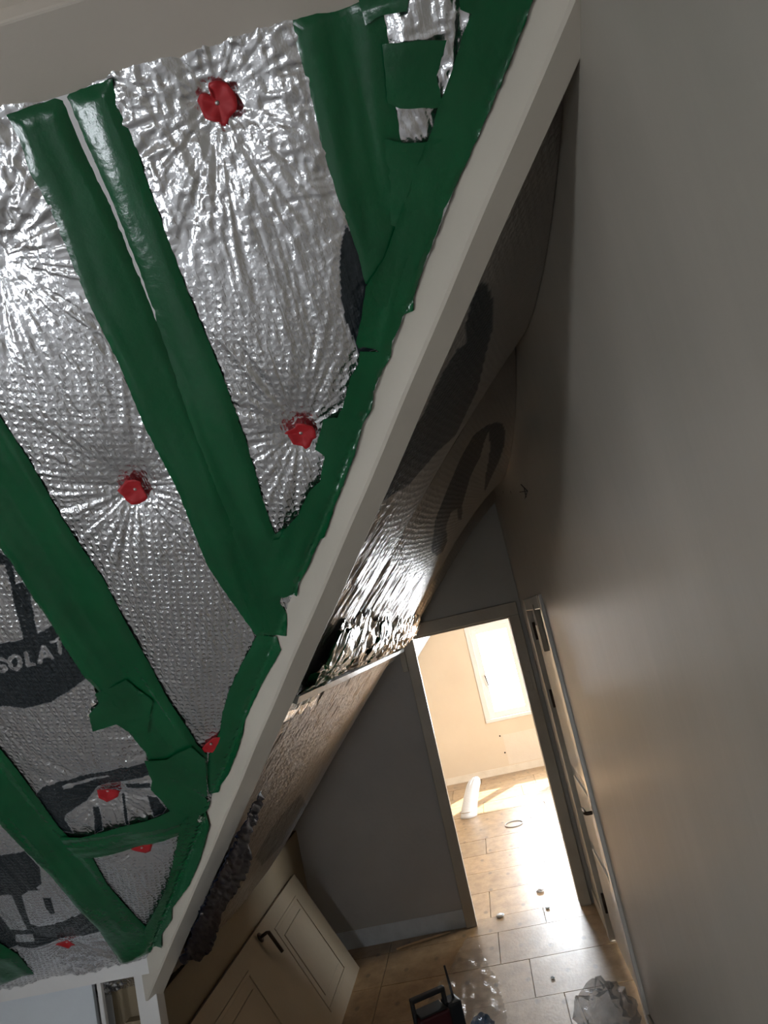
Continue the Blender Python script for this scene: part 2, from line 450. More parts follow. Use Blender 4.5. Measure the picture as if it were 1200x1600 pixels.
S(box('ceiling_far', (.2, YD + .1, 2.9), (2.7, YF + .1, 3.0), M_cream))
# roof decks above the foil (keep the daylight out)
def deck(name, poly, up):
    o = prism(name, [tuple(p) for p in poly], tuple(np.array(up) * .06), M_wood); return S(o)
def c2(x, y): return (x, y, float(z2(x)) + .17)
deck('ceiling_slope_corridor', [c2(.51, .86), c2(.51, 10.0), c2(-1.75, 10.0), c2(-1.75, 3.14)], (0, 0, 1))
def c1(x, y): return (x, y, .893 - TAN * (y - 2.935) + .17)
deck('ceiling_slope_room', [c1(.51, .86), c1(-1.75, 3.14), c1(-3.3, 3.14), c1(-3.3, .80), c1(.51, .80)], (0, 0, 1))
# flat ceiling of the near room
ce = S(box('ceiling', (-3.3, -2.8, 2.955), (XR, .845, 3.06), M_ceil))
# big purlin that carries the top of the slope
pu = box('top_purlin', (-3.2, .842, 2.932), (XR, .99, 3.08), M_ceil, bevel=.004)
tag(pu, 'wide cream painted purlin across the top left, above the foil slope', 'beam')

# valley beam
def zb(y): return .893 - TAN * (y - 2.935)
def valley_beam():
    bm = bmesh.new(); rows = []
    ys = np.linspace(.93, 3.30, 66); wv = .0705 * .7071
    for i, yy in enumerate(ys):
        zz = zb(yy); w = .0012 * math.sin(yy * 9) + .0008 * math.sin(yy * 31)
        L = Vector((VC - yy + w, yy, 0)); R = L + Vector((wv, wv, 0))
        b = .006; n = Vector((.7071, .7071, 0))
        prof = [L + Vector((0, 0, zz + .10)), L + Vector((0, 0, zz - .100 + b)), L + n * b + Vector((0, 0, zz - .100)),
                R - n * b + Vector((0, 0, zz - .100)), R + Vector((0, 0, zz - .100 + b)), R + Vector((0, 0, zz + .10))]
        rows.append([bm.verts.new(p) for p in prof])
    for r, s in zip(rows, rows[1:]):
        for k in range(6): bm.faces.new((r[k], r[(k + 1) % 6], s[(k + 1) % 6], s[k]))
    bm.faces.new(rows[0]); bm.faces.new(rows[-1][::-1])
    return bm_obj('valley_beam', bm, M_beam)
vb = valley_beam(); tag(vb, 'long cream painted diagonal beam between the two foil slopes', 'beam')

# eaves trim at the bottom left
et = empty('eaves_trim', (-2.2, 2.78, 1.0), label='white boxed eaves trim with board and posts at the bottom left corner', cat='trim')
def ep(nm, lo, hi, mt, bv=.003): return box(nm, lo, hi, mt, et, bevel=bv)
prism('rail', [(-3.19, 2.775, 1.012), (-3.19, 2.775, 1.085), (-3.19, 2.90, 1.03), (-3.19, 2.90, 1.012)], (1.775, 0, 0), M_white, et)
ep('panel', (-3.19, 2.80, 0.0), (-1.672, 2.82, 1.011), paint('blue_lit_white_board', (.56, .60, .64), (.60, .64, .68), .5))  # white board with the bluish daylight put into its colour
ep('post', (-1.655, 2.80, 0), (-1.638, 2.82, 1.011), M_white)
ep('post', (-1.53, 2.84, 0), (-1.452, 2.90, 1.011), M_white)
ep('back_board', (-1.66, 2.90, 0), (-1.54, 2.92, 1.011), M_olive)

# rafter seen through the slit in the tape
rf = prism('rafter', [tuple(slope1(-.462, 2.83, .004)), tuple(slope1(-.404, 2.83, .004)), tuple(slope1(-.404, 1.80, .004)), tuple(slope1(-.462, 1.80, .004))], tuple(-N1 * .12), M_white)
tag(rf, 'white painted rafter edge showing as a thin line between two green tapes', 'rafter')

# ------------------------------------------------------------------ front slope: foil panels
RAFT = [-2.26, -1.80, -1.365, -.885, -.433, .025]
WASH = [((340, 160), [(328,128),(338,125),(346,125),(356,130),(364,138),(370,150),(372,162),(371,171),(364,178),(359,184),(354,195),(348,195),(345,190),(330,187),(322,185),(317,174),(314,165),(309,157),(313,147),(318,144),(326,146),(331,149),(329,141),(326,134)],
         'red plastic washer at the top of the slope, largest, with a curled split rim'),
        ((470, 674.5), [(445,673),(450,668),(460,666),(463,658),(475,657),(488,663),(493,669),(494,679),(489,684),(484,694),(478,697),(473,694),(458,690),(454,682),(450,676)],
         'red plastic washer beside the green valley tape, near the diagonal beam'),
        ((212, 762), [(185,762),(192,754),(198,747),(212,745),(221,747),(224,759),(230,767),(233,772),(228,779),(218,783),(208,783),(198,778),(194,770),(189,765)],
         'red plastic washer in the middle of the foil between two long tape strips'),
        ((169, 1233), [(153,1229),(158,1227),(168,1230),(172,1228),(183,1227),(188,1233),(186,1239),(177,1243),(168,1249),(164,1245),(156,1240)],
         'red plastic washer over the black printed band above the short cross tape'),
        ((222, 1322), [(205,1325),(208,1316),(222,1310),(236,1312),(238,1319),(236,1328),(228,1331),(220,1329),(211,1328)],
         'red washer half hidden under the cross tape at the top of the small foil triangle'),
        ((330, 1160), [(316,1168),(322,1160),(333,1152),(345,1150),(350,1160),(342,1172),(332,1174),(320,1173)],
         'red washer mostly covered by tape at the bottom tip of a foil panel'),
        ((105, 1469), [(88,1471),(92,1467),(104,1466),(107,1464),(119,1470),(113,1474),(108,1477),(104,1474),(92,1473)],
         'red plastic washer lowest on the slope, just above the white eaves trim')]
WC = [at1(w[0]) for w in WASH] + [np.array([-.66, 2.62]), np.array([-1.0, 2.75]), np.array([.13, 2.55])]
def pillow(x, v):
    x = np.asarray(x, float); v = np.asarray(v, float)
    t = np.zeros_like(x)
    for a, b in zip(RAFT, RAFT[1:] + [.45]):
        u = (x - a) / (b - a); t = np.where((u >= 0) & (u < 1), np.clip(np.sin(np.pi * u), 0, 1) ** .8, t)
    h = .022 * t * np.clip((v - .15) / .3, 0, 1)
    for c in WC:
        h *= 1 - np.exp(-(np.hypot(x - c[0], v - c[1]) / .09) ** 1.5)
    edge = np.clip((VC - x - (B0[1] - v * COS)) / .20, 0, 1)
    return h * edge
def wrinkles(x, v):
    w_any = np.zeros_like(x); h = np.zeros_like(x)
    for i, c in enumerate(WC):
        dx, dv = x - c[0], v - c[1]; r = np.hypot(dx, dv) + 1e-5
        ct, st = dx / r, dv / r
        w = np.exp(-(r / .19) ** 1.4) * (.3 + .7 * np.clip(r / .03, 0, 1))
        K = 7.5; amp = np.clip(r / .10, .35, 1.6)
        n = ridge(vnoise(ct * K + 17 * i + 20, st * K + 31, r * 5 + 5)) * .0046
        n += ridge(vnoise(ct * K * 2.2 + 7 * i + 9, st * K * 2.2 + 11, r * 9 + 3)) * .0030
        n *= amp
        n += ridge(vnoise(x * 60 + 50, v * 60 + 60, 0 * x + i)) * .0009
        h += w * n; w_any += w
    w_any = np.clip(w_any, 0, 1)
    base = 1 - w_any
    warp = .035 * (vnoise(x * 3 + 9, v * 3 + 9, 0 * x) - .5)
    h += base * (ridge(vnoise((x + warp) * 75 + 100, v * 4.0 + 100, 0 * x + .5)) * .0032
                 + ridge(vnoise((x + warp) * 30 + 40, v * 2.0 + 10, 0 * x + 2.5)) * .0040)
    top = np.clip((v - 2.45) / .25, 0, 1)
    h += top * (ridge(vnoise(x * 34 + 70, v * 26 + 71, 0 * x + 6)) * .0030 + ridge(vnoise(x * 70 + 70, v * 60 + 71, 0 * x + 8)) * .0022)
    low = np.clip((.45 - v) / .3, 0, 1)
    h += low * ridge(vnoise(x * 45 + 70, v * 40 + 71, 0 * x + 9)) * .0080
    flat = np.ones_like(x)
    for rx in RAFT[1:]: flat = np.minimum(flat, np.clip((np.abs(x - rx) - .03) / .06, .2, 1))
    flat = np.minimum(flat, np.clip((VC - x - (B0[1] - v * COS)) / .10, .1, 1))
    h = (h - .004) * flat - .003
    bub = np.clip(1.1 - w_any * .75, .2, 1) * np.clip((2.62 - v) / .55, .15, 1)
    return h, bub

# ink printed on the film (polygons follow the print as laid on the slope)
def PX(poly): return [at1(p) for p in poly]
INK_ADD = [PX(p) for p in (
    [(540,350),(532,380),(530,420),(533,470),(540,500),(555,535),(562,556),(590,545),(600,440),(575,380)],
    [(-60,1000),(0,998),(40,990),(60,984),(83,973),(110,965),(150,1000),(150,1040),(135,1055),(112,1071),(83,1088),(42,1097),(0,1095),(-60,1075)],
    [(9,880),(14,873),(23,888),(27,909),(37,907),(48,919),(62,984),(40,990),(29,952),(19,911)],
    [(-60,858),(0,858),(24,872),(34,885),(14,880),(0,877),(-60,880)],
    [(68,1225),(91,1216),(136,1205),(198,1192),(236,1185),(244,1200),(235,1207),(198,1216),(153,1228),(136,1248),(105,1267),(102,1276),(116,1299),(93,1299),(68,1259),(57,1239)],
    [(146,1256),(156,1255),(159,1265),(163,1290),(150,1298),(149,1276)],
    [(190,1238),(195,1239),(204,1281),(198,1281)],
    [(231,1236),(246,1239),(261,1259),(255,1268),(241,1268)],
    [(196,1222),(236,1217),(238,1226),(198,1228)],
    [(-60,1330),(0,1327),(42,1323),(65,1347),(68,1372),(60,1378),(90,1400),(125,1418),(140,1425),(158,1448),(133,1457),(100,1466),(50,1480),(0,1480),(-60,1480)])]
INK_SUB = [PX(p) for p in (
    [(2,1392),(21,1390),(45,1447),(17,1450),(0,1425),(-20,1395)],
    [(37,1390),(48,1382),(74,1382),(112,1408),(124,1420),(100,1432),(66,1440),(50,1436)],
    [(25,1458),(52,1455),(55,1468),(25,1472)], [(75,1385),(95,1402),(128,1420),(118,1425),(100,1415)],
    [(100,1222),(170,1206),(172,1209),(102,1227)])]
INK_SLOT = [PX([(69,1393),(82,1395),(89,1418),(82,1420),(74,1408)])]
# letters S O L A and the start of a T in bare silver on the dark disc, drawn as strokes
def glyphs():
    L = []
    def st(a, b, w): L.append((at1(a), at1(b), w))
    W = .0095
    for a, b in (((14,1024),(6,1020)),((6,1020),(0,1022)),((0,1022),(-2,1027)),((-2,1027),(3,1031)),((3,1031),(11,1032)),((11,1032),(13,1037)),((13,1037),(8,1040)),((8,1040),(-1,1039))): st(a, b, W)
    for a, b in (((27,1016),(21,1019)),((21,1019),(19,1026)),((19,1026),(23,1034)),((23,1034),(30,1036)),((30,1036),(35,1032)),((35,1032),(36,1024)),((36,1024),(33,1017)),((33,1017),(27,1016))): st(a, b, W)
    for a, b in (((45,1012),(48,1031)),((48,1031),(57,1029))): st(a, b, W)
    for a, b in (((66,1026),(71,1004)),((71,1004),(84,1020)),((69,1019),(80,1016))): st(a, b, W)
    for a, b in (((84,997),(104,990)),((94,994),(97,1014))): st(a, b, W * .8)
    return L
GLY = glyphs()
def ink_at(x, v):
    k = np.zeros(x.shape, bool)
    for p in INK_ADD: k |= inside(p, x, v)
    for p in INK_SUB: k &= ~inside(p, x, v)
    for p in INK_SLOT: k |= inside(p, x, v)
    for a, b, w in GLY:
        d = b - a; L2 = d @ d
        t = np.clip(((x - a[0]) * d[0] + (v - a[1]) * d[1]) / L2, 0, 1)
        k &= ~(np.hypot(x - a[0] - t * d[0], v - a[1] - t * d[1]) < w / 2)
    return k.astype(np.float32)

def grid_mesh(name, P, keep, attrs, mat):
    """P: (n, m, 3) points; keep: (n, m) vertex mask"""
    n, m = keep.shape
    idx = -np.ones((n, m), int); idx[keep] = np.arange(keep.sum())
    q = np.stack([idx[:-1, :-1], idx[1:, :-1], idx[1:, 1:], idx[:-1, 1:]], -1).reshape(-1, 4)
    q = q[(q >= 0).all(1)]
    used = np.zeros(keep.sum(), bool); used[q.ravel()] = True
    remap = np.cumsum(used) - 1; q = remap[q]
    co = P[keep][used]
    me = bpy.data.meshes.new(name)
    me.vertices.add(len(co)); me.vertices.foreach_set('co', co.astype(np.float32).ravel())
    me.loops.add(q.size); me.loops.foreach_set('vertex_index', q.astype(np.int32).ravel())
    me.polygons.add(len(q)); me.polygons.foreach_set('loop_start', np.arange(0, q.size, 4, dtype=np.int32))
    me.update(calc_edges=True); me.validate()
    for k, a in attrs.items():
        if a.ndim == 3:
            at = me.attributes.new(k, 'FLOAT_VECTOR', 'POINT'); at.data.foreach_set('vector', a[keep][used].astype(np.float32).ravel())
        else:
            at = me.attributes.new(k, 'FLOAT', 'POINT'); at.data.foreach_set('value', a[keep][used].astype(np.float32).ravel())
    return link(name, me, mat, None, True)

PANEL_LABEL = ['silver bubble foil panel at the far left edge, left of the lowest tape strip',
               'silver foil panel in the bottom left corner with blurred black letters and a red washer',
               'silver foil panel at the left with the black printed disc reading SOLA',
               'long silver foil panel in the middle with one central red washer',
               'silver foil panel at the top with the largest washer and radiating creases',
               'silver foil panel in the top corner almost all covered by green tape']
STEP = .0032
for i, (a, b) in enumerate(zip(RAFT, RAFT[1:] + [.42])):
    st = STEP if i else .012
    xs = np.arange(a, b + st * .5, st); xs = np.linspace(a, b, len(xs))
    vs = np.arange(.02, 2.845, st)
    X, V = np.meshgrid(xs, vs, indexing='ij')
    keep = (X + (B0[1] - V * COS)) < VC + .012
    if i == 5: keep &= X < XR - .01
    h, bub = wrinkles(X, V)
    H = pillow(X, V) + h
    fco = np.stack([X, V, 0 * X], -1)
    o = grid_mesh('foil_sheet', slope1(X, V, H), keep, dict(fco=fco, bub=bub, ink=ink_at(X, V)), M_foil)
    tag(o, PANEL_LABEL[i], 'foil insulation', 'foil panels of the front slope')

# ------------------------------------------------------------------ washers
def washer(c, outline, label, low=1.0):
    ctr = at1(c); pts = np.array([at1(p) for p in outline])
    w = empty('washer', tuple(slope1(ctr[0], ctr[1], .004)), label=label, cat='washer', group='red washers pinning the front foil')
    bm = bmesh.new(); n = len(pts); rings = []
    fr = (.12, .45, .75, 1.0)
    for f in fr:
        rg = []
        for k, p in enumerate(pts):
            q = ctr + (p - ctr) * f
            hh = (.0045 + .006 * f ** 1.6 + .0035 * f * math.sin(k * 2.1) * (f > .5)) * low
            rg.append(bm.verts.new(Vector(slope1(q[0], q[1], hh))))
        rings.append(rg)
    bm.faces.new(rings[0])
    for r, s in zip(rings, rings[1:]):
        for k in range(n): bm.faces.new((r[k], r[(k + 1) % n], s[(k + 1) % n], s[k]))
    me = bm_obj('disc', bm, M_red, None, True)
    me.modifiers.new('thick', 'SOLIDIFY').thickness = .0018
    setparent(me, w)
    bm = bmesh.new(); q = Vector(slope1(ctr[0], ctr[1], .004)); nn = Vector(N1)
    tube(bm, [q, q + nn * .002, q + nn * .0035, q + nn * .0045], [.0042, .0042, .0034, .0016], 12)
    setparent(bm_obj('screw', bm, M_steel, None, True), w)
for i, w_ in enumerate(WASH): washer(*w_, low=.25 if i in (4, 5) else 1.0)

# ------------------------------------------------------------------ tapes
def densify(poly, step, jit=.0):
    out = []
    n = len(poly)
    for i in range(n):
        a, b = np.asarray(poly[i]), np.asarray(poly[(i + 1) % n]); L = np.linalg.norm(b - a); k = max(1, int(L / step))
        for t in range(k):
            p = a + (b - a) * t / k
            if t: p = p + rng.normal(0, jit, 2)
            out.append(p)
    return np.array(out)
def tape(name, poly_px, layer, axis_px, label, step=.009, folds=.0034, cat='tape', group='green tape on the front slope'):
    poly = densify([at1(p) for p in poly_px], step, .0006)
    lo, hi = poly.min(0), poly.max(0)
    gx, gv = np.meshgrid(np.arange(lo[0], hi[0], step), np.arange(lo[1], hi[1], step), indexing='ij')
    g = np.stack([gx.ravel(), gv.ravel()], -1) + rng.normal(0, step * .12, (gx.size, 2))
    g = g[inside(poly, g[:, 0], g[:, 1])]
    d = np.min(np.linalg.norm(g[:, None, :] - poly[None], axis=2), axis=1) if len(g) else np.zeros(0)
    g = g[d > step * .55]
    pts = np.concatenate([poly, g]); nb = len(poly)
    co, _, faces, *_ = delaunay_2d_cdt([Vector(p) for p in pts], [], [list(range(nb))], 1, 1e-6)
    q = np.array([c[:] for c in co]); x, v = q[:, 0], q[:, 1]
    ax = at1(axis_px[1]) - at1(axis_px[0]); ax /= np.linalg.norm(ax); pr = np.array([-ax[1], ax[0]])
    s, t = q @ ax, q @ pr
    sd = layer * 3.7
    h = ridge(vnoise(t * 26 + 50 + sd, s * 2.2 + 50, 0 * s + sd)) * folds + ridge(vnoise(t * 60 + 50, s * 6 + 50 + sd, 0 * s + 3 + sd)) * folds * .4
    h += (vnoise(t * 14 + 50, s * 10 + 50, 0 * s + 7 + sd) - .5) * folds
    H = pillow(x, v) + .0052 + .0016 * layer + h
    if layer == 0:
        db = np.min(np.linalg.norm(q[:, None, :] - poly[None], axis=2), axis=1)
        H = pillow(x, v) + (H - pillow(x, v)) * (.15 + .85 * np.clip(db / .016, 0, 1))
    P = slope1(x, v, H)
    over = x + (B0[1] - v * COS)                       # beyond the beam's near side the tape turns down over the beam
    nside = np.array([-.7071, -.7071, 0.])
    for i in np.where(over > VC - .006)[0]:
        r = slope1(x[i], v[i]) - EYE
        off = .003 + .0012 * layer + abs(h[i]) * .6
        p0 = np.array([VC, 0, 0]) + nside * off
        P[i] = EYE + r * (np.dot(p0 - EYE, nside) / np.dot(r, nside))
    me = bpy.data.meshes.new(name); me.from_pydata([tuple(p) for p in P], [], [tuple(f) for f in faces]); me.update()
    # face the room
    c0 = np.zeros(3)
    for f in me.polygons: c0 += np.array(f.normal)
    if c0 @ N1 < 0: me.flip_normals()
    o = link(name, me, M_tape, None, True)
    md = o.modifiers.new('film', 'SOLIDIFY'); md.thickness = .0008; md.offset = -1; md.use_rim = False
    tag(o, label, cat, group); return o
A = ((100, 160), (420, 980))
tape('tape_strip', [(15,178),(101.5,148),(104,155),(135,235),(176,320),(240,478),(300,640),(380,830),(405,900),(432,940),(420,985),(402,993),(390,975),(360,930),(325,875),(280,765),(230,665),(190,565),(140,465),(80,320),(50,265),(35,215)],
     0, A, 'long green tape strip, left half of the wide middle band beside the white slit')
tape('tape_strip', [(102.5,148),(179,122),(180,135),(184,160),(197,189),(213,219),(227,267),(250,330),(290,440),(315,500),(350,585),(385,685),(415,790),(430,832),(445,822),(460,900),(440,930),(437,941),(446,955),(448,966),(447,994),(432,992),(402,992),(400,960),(372,880),(300,680),(235,478),(176,318),(136,230)],
     0, A, 'long green tape strip, right half of the wide middle band running down to the beam')
tape('tape_strip', [(562,544),(610,548),(610,557),(592,590),(586,597),(580,640),(567,662),(555,707),(540,747),(520,797),(517,808),(506,840),(501,842),(491,862),(478,892),(466,912),(463.6,932),(454,925),(443,929),(420,920),(410,880),(428,838),(437,835),(445,820),(467,797),(477,775),(485,760),(500,747),(507,707),(492,697),(499,675),(505,650),(520,647),(527,647),(535,632),(539,617),(546,587),(560,562)],
     2, ((590, 560), (460, 920)), 'green valley tape along the middle of the diagonal beam, beside a red washer')
tape('tape_strip', [(402,990),(432,995),(439,1016),(408,1070),(383,1124),(378,1150),(368,1180),(356,1210),(343,1229),(341,1238),(326,1240),(324,1212),(326,1180),(334,1168),(344,1138),(348,1110),(358,1076),(378,1034),(394,1006)],
     0, ((420, 1000), (335, 1230)), 'short green valley tape with a torn end, below the wide middle band')
tape('tape_strip', [(-60,730),(-60,540),(0,640),(50,715),(100,805),(165,900),(195,960),(235,1030),(260,1080),(290,1128),(308,1162),(324,1178),(325,1215),(262,1230),(236,1190),(229,1171),(204,1140),(185,1110),(154,1071),(135,1052),(104,1005),(83,969),(52,923),(21,873),(0,846)],
     0, ((0, 740), (300, 1200)), 'long green tape strip left of the middle foil panel, ending at the corner patch')
tape('tape_patch', [(152,1074),(198,1057),(240,1088),(232,1140),(200,1132),(185,1121),(149,1130),(143,1105),(158,1088)],
     1, ((150, 1095), (230, 1080)), 'small green tape patch sticking out left of the second long strip', .008)
tape('tape_patch', [(228,1178),(262,1180),(300,1160),(322,1180),(325,1237),(321,1241),(328,1254),(325,1264),(300,1270),(268,1257),(252,1237),(238,1222),(240,1210)],
     2, ((240, 1200), (320, 1250)), 'square green tape patch where the second long strip meets the beam', .008)
tape('tape_strip', [(95,1303),(130,1299),(198,1279),(246,1267),(275,1256),(320,1262),(318,1275),(300,1290),(280,1299),(235,1313),(198,1321),(142,1333),(110,1335)],
     1, ((100, 1320), (310, 1275)), 'short green cross tape between the lowest strip and the beam', .008)
tape('tape_strip', [(300,1264),(320,1266),(327,1290),(312,1344),(295,1384),(268,1420),(268,1437),(252,1460),(252,1481),(238,1477),(228,1462),(227,1446),(244,1415),(261,1381),(272,1341),(280,1301),(283,1282)],
     2, ((305, 1270), (240, 1470)), 'lowest green valley tape hugging the beam beside the small foil triangle', .008)
tape('tape_strip', [(-60,1170),(-60,1060),(0,1163),(28,1197),(57,1239),(93,1290),(113,1310),(144,1335),(167,1378),(198,1415),(227,1446),(246,1460),(252,1476),(238,1480),(235,1488),(198,1505),(188,1503),(181,1488),(159,1449),(127,1415),(85,1364),(42,1321),(0,1276)],
     0, ((0, 1220), (210, 1480)), 'long green tape strip down to the eaves corner, left of the cross tape')
tape('tape_strip', [(-80,1380),(0,1469),(28,1488),(54,1520),(37,1522),(0,1536),(-80,1560)],
     0, ((0, 1490), (40, 1520)), 'green tape end in the bottom left corner just above the white trim', .010)
# top right corner group
tape('tape_strip', [(440,30),(570,-12),(598,18),(607,66),(615,150),(627,225),(640,300),(615,400),(590,440),(571,442),(567,430),(560,397),(545,352),(527,305),(503,227),(490,167),(473,100),(457,45)],
     0, ((530, 20), (590, 430)), 'wide green tape strip at the top right of the washer panel, with glossy folds')
tape('tape_patch', [(560,0),(640,-26),(636,0),(633,17),(593,25),(570,40)], 1, ((560, 10), (640, -10)), 'green tape corner patch against the top purlin', .008)
tape('tape_patch', [(596,69),(600,68),(647,63),(695,62),(680,117),(687,150),(690,160),(682,167),(623,168),(605,160)], 1, ((600, 110), (690, 110)), 'green cross tape patch between the two bare foil windows, top right', .008)
tape('tape_patch', [(600,215),(632,222),(665,220),(690,215),(680,300),(650,360),(610,350)], 1, ((610, 260), (680, 260)), 'green tape patch just below the small square foil window', .008)
tape('tape_strip', [(713,-10),(715,15),(733,22),(720,53),(707,100),(688,153),(682,167),(676,195),(665,222),(650,260),(625,330),(600,400),(580,450),(590,472),(632,487),(645,486),(646,465),(650,452),(662,415),(685,350),(689,347),(692,325),(709,297),(746,217),(793,107),(834,-2),(852,-45),(720,-45)],
     2, ((780, 0), (630, 440)), 'broad green valley tape along the top of the diagonal beam')
tape('tape_patch', [(600,400),(571,443),(565,487),(556,530),(560,539),(567,537),(585,541),(600,550),(610,557),(612,530),(620,515),(632,487),(648,440),(640,400)],
     3, ((620, 410), (585, 550)), 'square cut green tape end over the beam beside the black printed oval', .008)
# torn curls of silver film caught in the tape ends
def curl(px, L, label):
    c = at1(px); bm = bmesh.new(); rows = []
    for i in range(9):
        t = i / 8 - .5
        rows.append([bm.verts.new(Vector(slope1(c[0] + L * (t * .7 + .06 * math.sin(i * 3)) + .004 * k, c[1] + L * t * .8 - .007 * k + .003 * math.sin(i * 2.3 + k), .014 + .006 * math.sin(k * 1.6 + i) + .004 * math.cos(i * 4)))) for k in range(4)])
    for r, s in zip(rows, rows[1:]):
        for k in range(3): bm.faces.new((r[k], r[k + 1], s[k + 1], s[k]))
    tag(bm_obj('foil_scrap', bm, M_crump), label, 'foil scrap')
curl((143, 1098), .055, 'torn curl of silver film at the small green patch on the left')
curl((312, 1270), .02, 'tiny torn silver curl in the tape joint beside the beam')

# ------------------------------------------------------------------ corridor slope: hanging foil
def slope2_sheet(name, y0, y1, x0, x1, sag, top, label, inkfun=None, step=.007, ends=(0, 0), left=None, group='foil sheets of the corridor slope', seed=0, xe=None):
    ys = np.arange(y0, y1 + step * .5, step); xs = np.arange(x0, x1 + step * .5, step)
    Y, X = np.meshgrid(ys, xs, indexing='ij')
    ya = np.full_like(X, y0) if left is None else left(X)
    u = np.clip((Y - ya) / (y1 - ya), 0, 1)
    prof = np.clip(np.sin(np.pi * u), 0, 1) ** .55
    s = sag + top * np.clip((X - .0) / .37, 0, 1) ** 2
    s = s + (xe(X) if xe is not None else 0)
    d = s * prof
    d = d + (ridge(vnoise(X * 9 + 30 + seed, Y * 60 + 20, 0 * X + seed)) * .0022 + ridge(vnoise(X * 16 + 50, Y * 110 + 50 + seed, 0 * X + 1)) * .0030) * (.04 + .96 * np.clip((-.0 - X) / .35, 0, 1))
    d = d + ridge(vnoise(X * 40 + 50, Y * 40 + 50, 0 * X + 5 + seed)) * .0006
    Z = z2(X) - d * 1.45
    P = np.stack([X, Y, Z], -1)
    keep = Y >= ya - step
    px = project(P)
    ink = np.zeros_like(X) if inkfun is None else inkfun(px[..., 0], px[..., 1]).astype(float)
    o = grid_mesh(name, P, keep, dict(fco=np.stack([X, Y * .8, 0 * X], -1), bub=np.ones_like(X), ink=ink), M_foil2)
    tag(o, label, 'foil insulation', group); return o
val = lambda X: 1.435 - X + 0 * X
OV1 = [(750,440),(762,446),(770,467),(771,490),(768,520),(760,550),(747,607),(712,680),(682,707),(637,760),(615,772),(590,790),(600,740),(660,650),(690,585),(715,545),(729,537),(728,505),(735,475)]
OV2 = [(760,665),(775,660),(785,662),(790,675),(788,695),(780,720),(768,745),(757,770),(759,742),(764,715),(766,695),(763,675),(757,690),(750,715),(742,730),(735,745),(730,762),(722,790),(722,812),(716,812),(715,795),(705,800),(697,822),(699,845),(692,862),(683,868),(674,862),(680,812),(700,762),(720,715),(740,680)]
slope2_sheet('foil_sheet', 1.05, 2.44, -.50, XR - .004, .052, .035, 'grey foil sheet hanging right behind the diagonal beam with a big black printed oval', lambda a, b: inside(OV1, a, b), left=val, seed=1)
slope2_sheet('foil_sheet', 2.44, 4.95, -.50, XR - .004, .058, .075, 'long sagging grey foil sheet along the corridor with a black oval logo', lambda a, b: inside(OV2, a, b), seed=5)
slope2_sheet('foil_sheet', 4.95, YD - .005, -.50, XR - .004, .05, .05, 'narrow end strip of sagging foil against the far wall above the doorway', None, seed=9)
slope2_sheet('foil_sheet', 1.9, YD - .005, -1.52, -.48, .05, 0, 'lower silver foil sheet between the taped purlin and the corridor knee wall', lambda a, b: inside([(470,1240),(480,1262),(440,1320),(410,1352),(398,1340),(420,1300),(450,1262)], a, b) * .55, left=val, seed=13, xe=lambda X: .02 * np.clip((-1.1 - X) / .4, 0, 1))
slope2_sheet('foil_sheet', YD + .11, YF - .01, -1.5, .3, .05, 0, 'bit of pale foil on the far room slope at the top left of the doorway', None, step=.03, seed=17)
# green tape over the rafter between the hanging sheets
def strip2(y0, w, x0, x1, drop, label):
    bm = bmesh.new(); rows = []
    for i in range(40):
        x = x0 + (x1 - x0) * i / 39
        rows.append([bm.verts.new((x, y0 + w * (k - 1.5) / 3 + .002 * math.sin(i * 1.3 + k), float(z2(x)) - drop - .004 * ((k in (1, 2)) + .5 * math.sin(i * .9 + k)))) for k in range(4)])
    for r, s in zip(rows, rows[1:]):
        for k in range(3): bm.faces.new((r[k], r[k + 1], s[k + 1], s[k]))
    o = bm_obj('tape_strip', bm, M_tape, None, True); o.modifiers.new('film', 'SOLIDIFY').thickness = .001
    tag(o, label, 'tape', 'green tape on the corridor slope')
strip2(2.44, .10, -.40, .33, .012, 'dark green tape over the rafter between the two sagging foil sheets')
# tape along the beam below the purlin
def beam_tape():
    bm = bmesh.new(); rows = []
    for i in range(30):
        x = -.62 - .42 * i / 29; yv = 1.435 - x
        rows.append([bm.verts.new((x + k * .012, yv - .01 + k * .05, float(z2(x + k * .012)) - .085 + .03 * k + .004 * math.sin(i * 1.7 + k))) for k in range(3)])
    for r, s in zip(rows, rows[1:]):
        for k in range(2): bm.faces.new((r[k], r[k + 1], s[k + 1], s[k]))
    o = bm_obj('tape_strip', bm, M_tape, None, True); o.modifiers.new('film', 'SOLIDIFY').thickness = .001
    tag(o, 'narrow green tape along the back of the diagonal beam above the torn foil flap', 'tape', 'green tape on the corridor slope')
beam_tape()

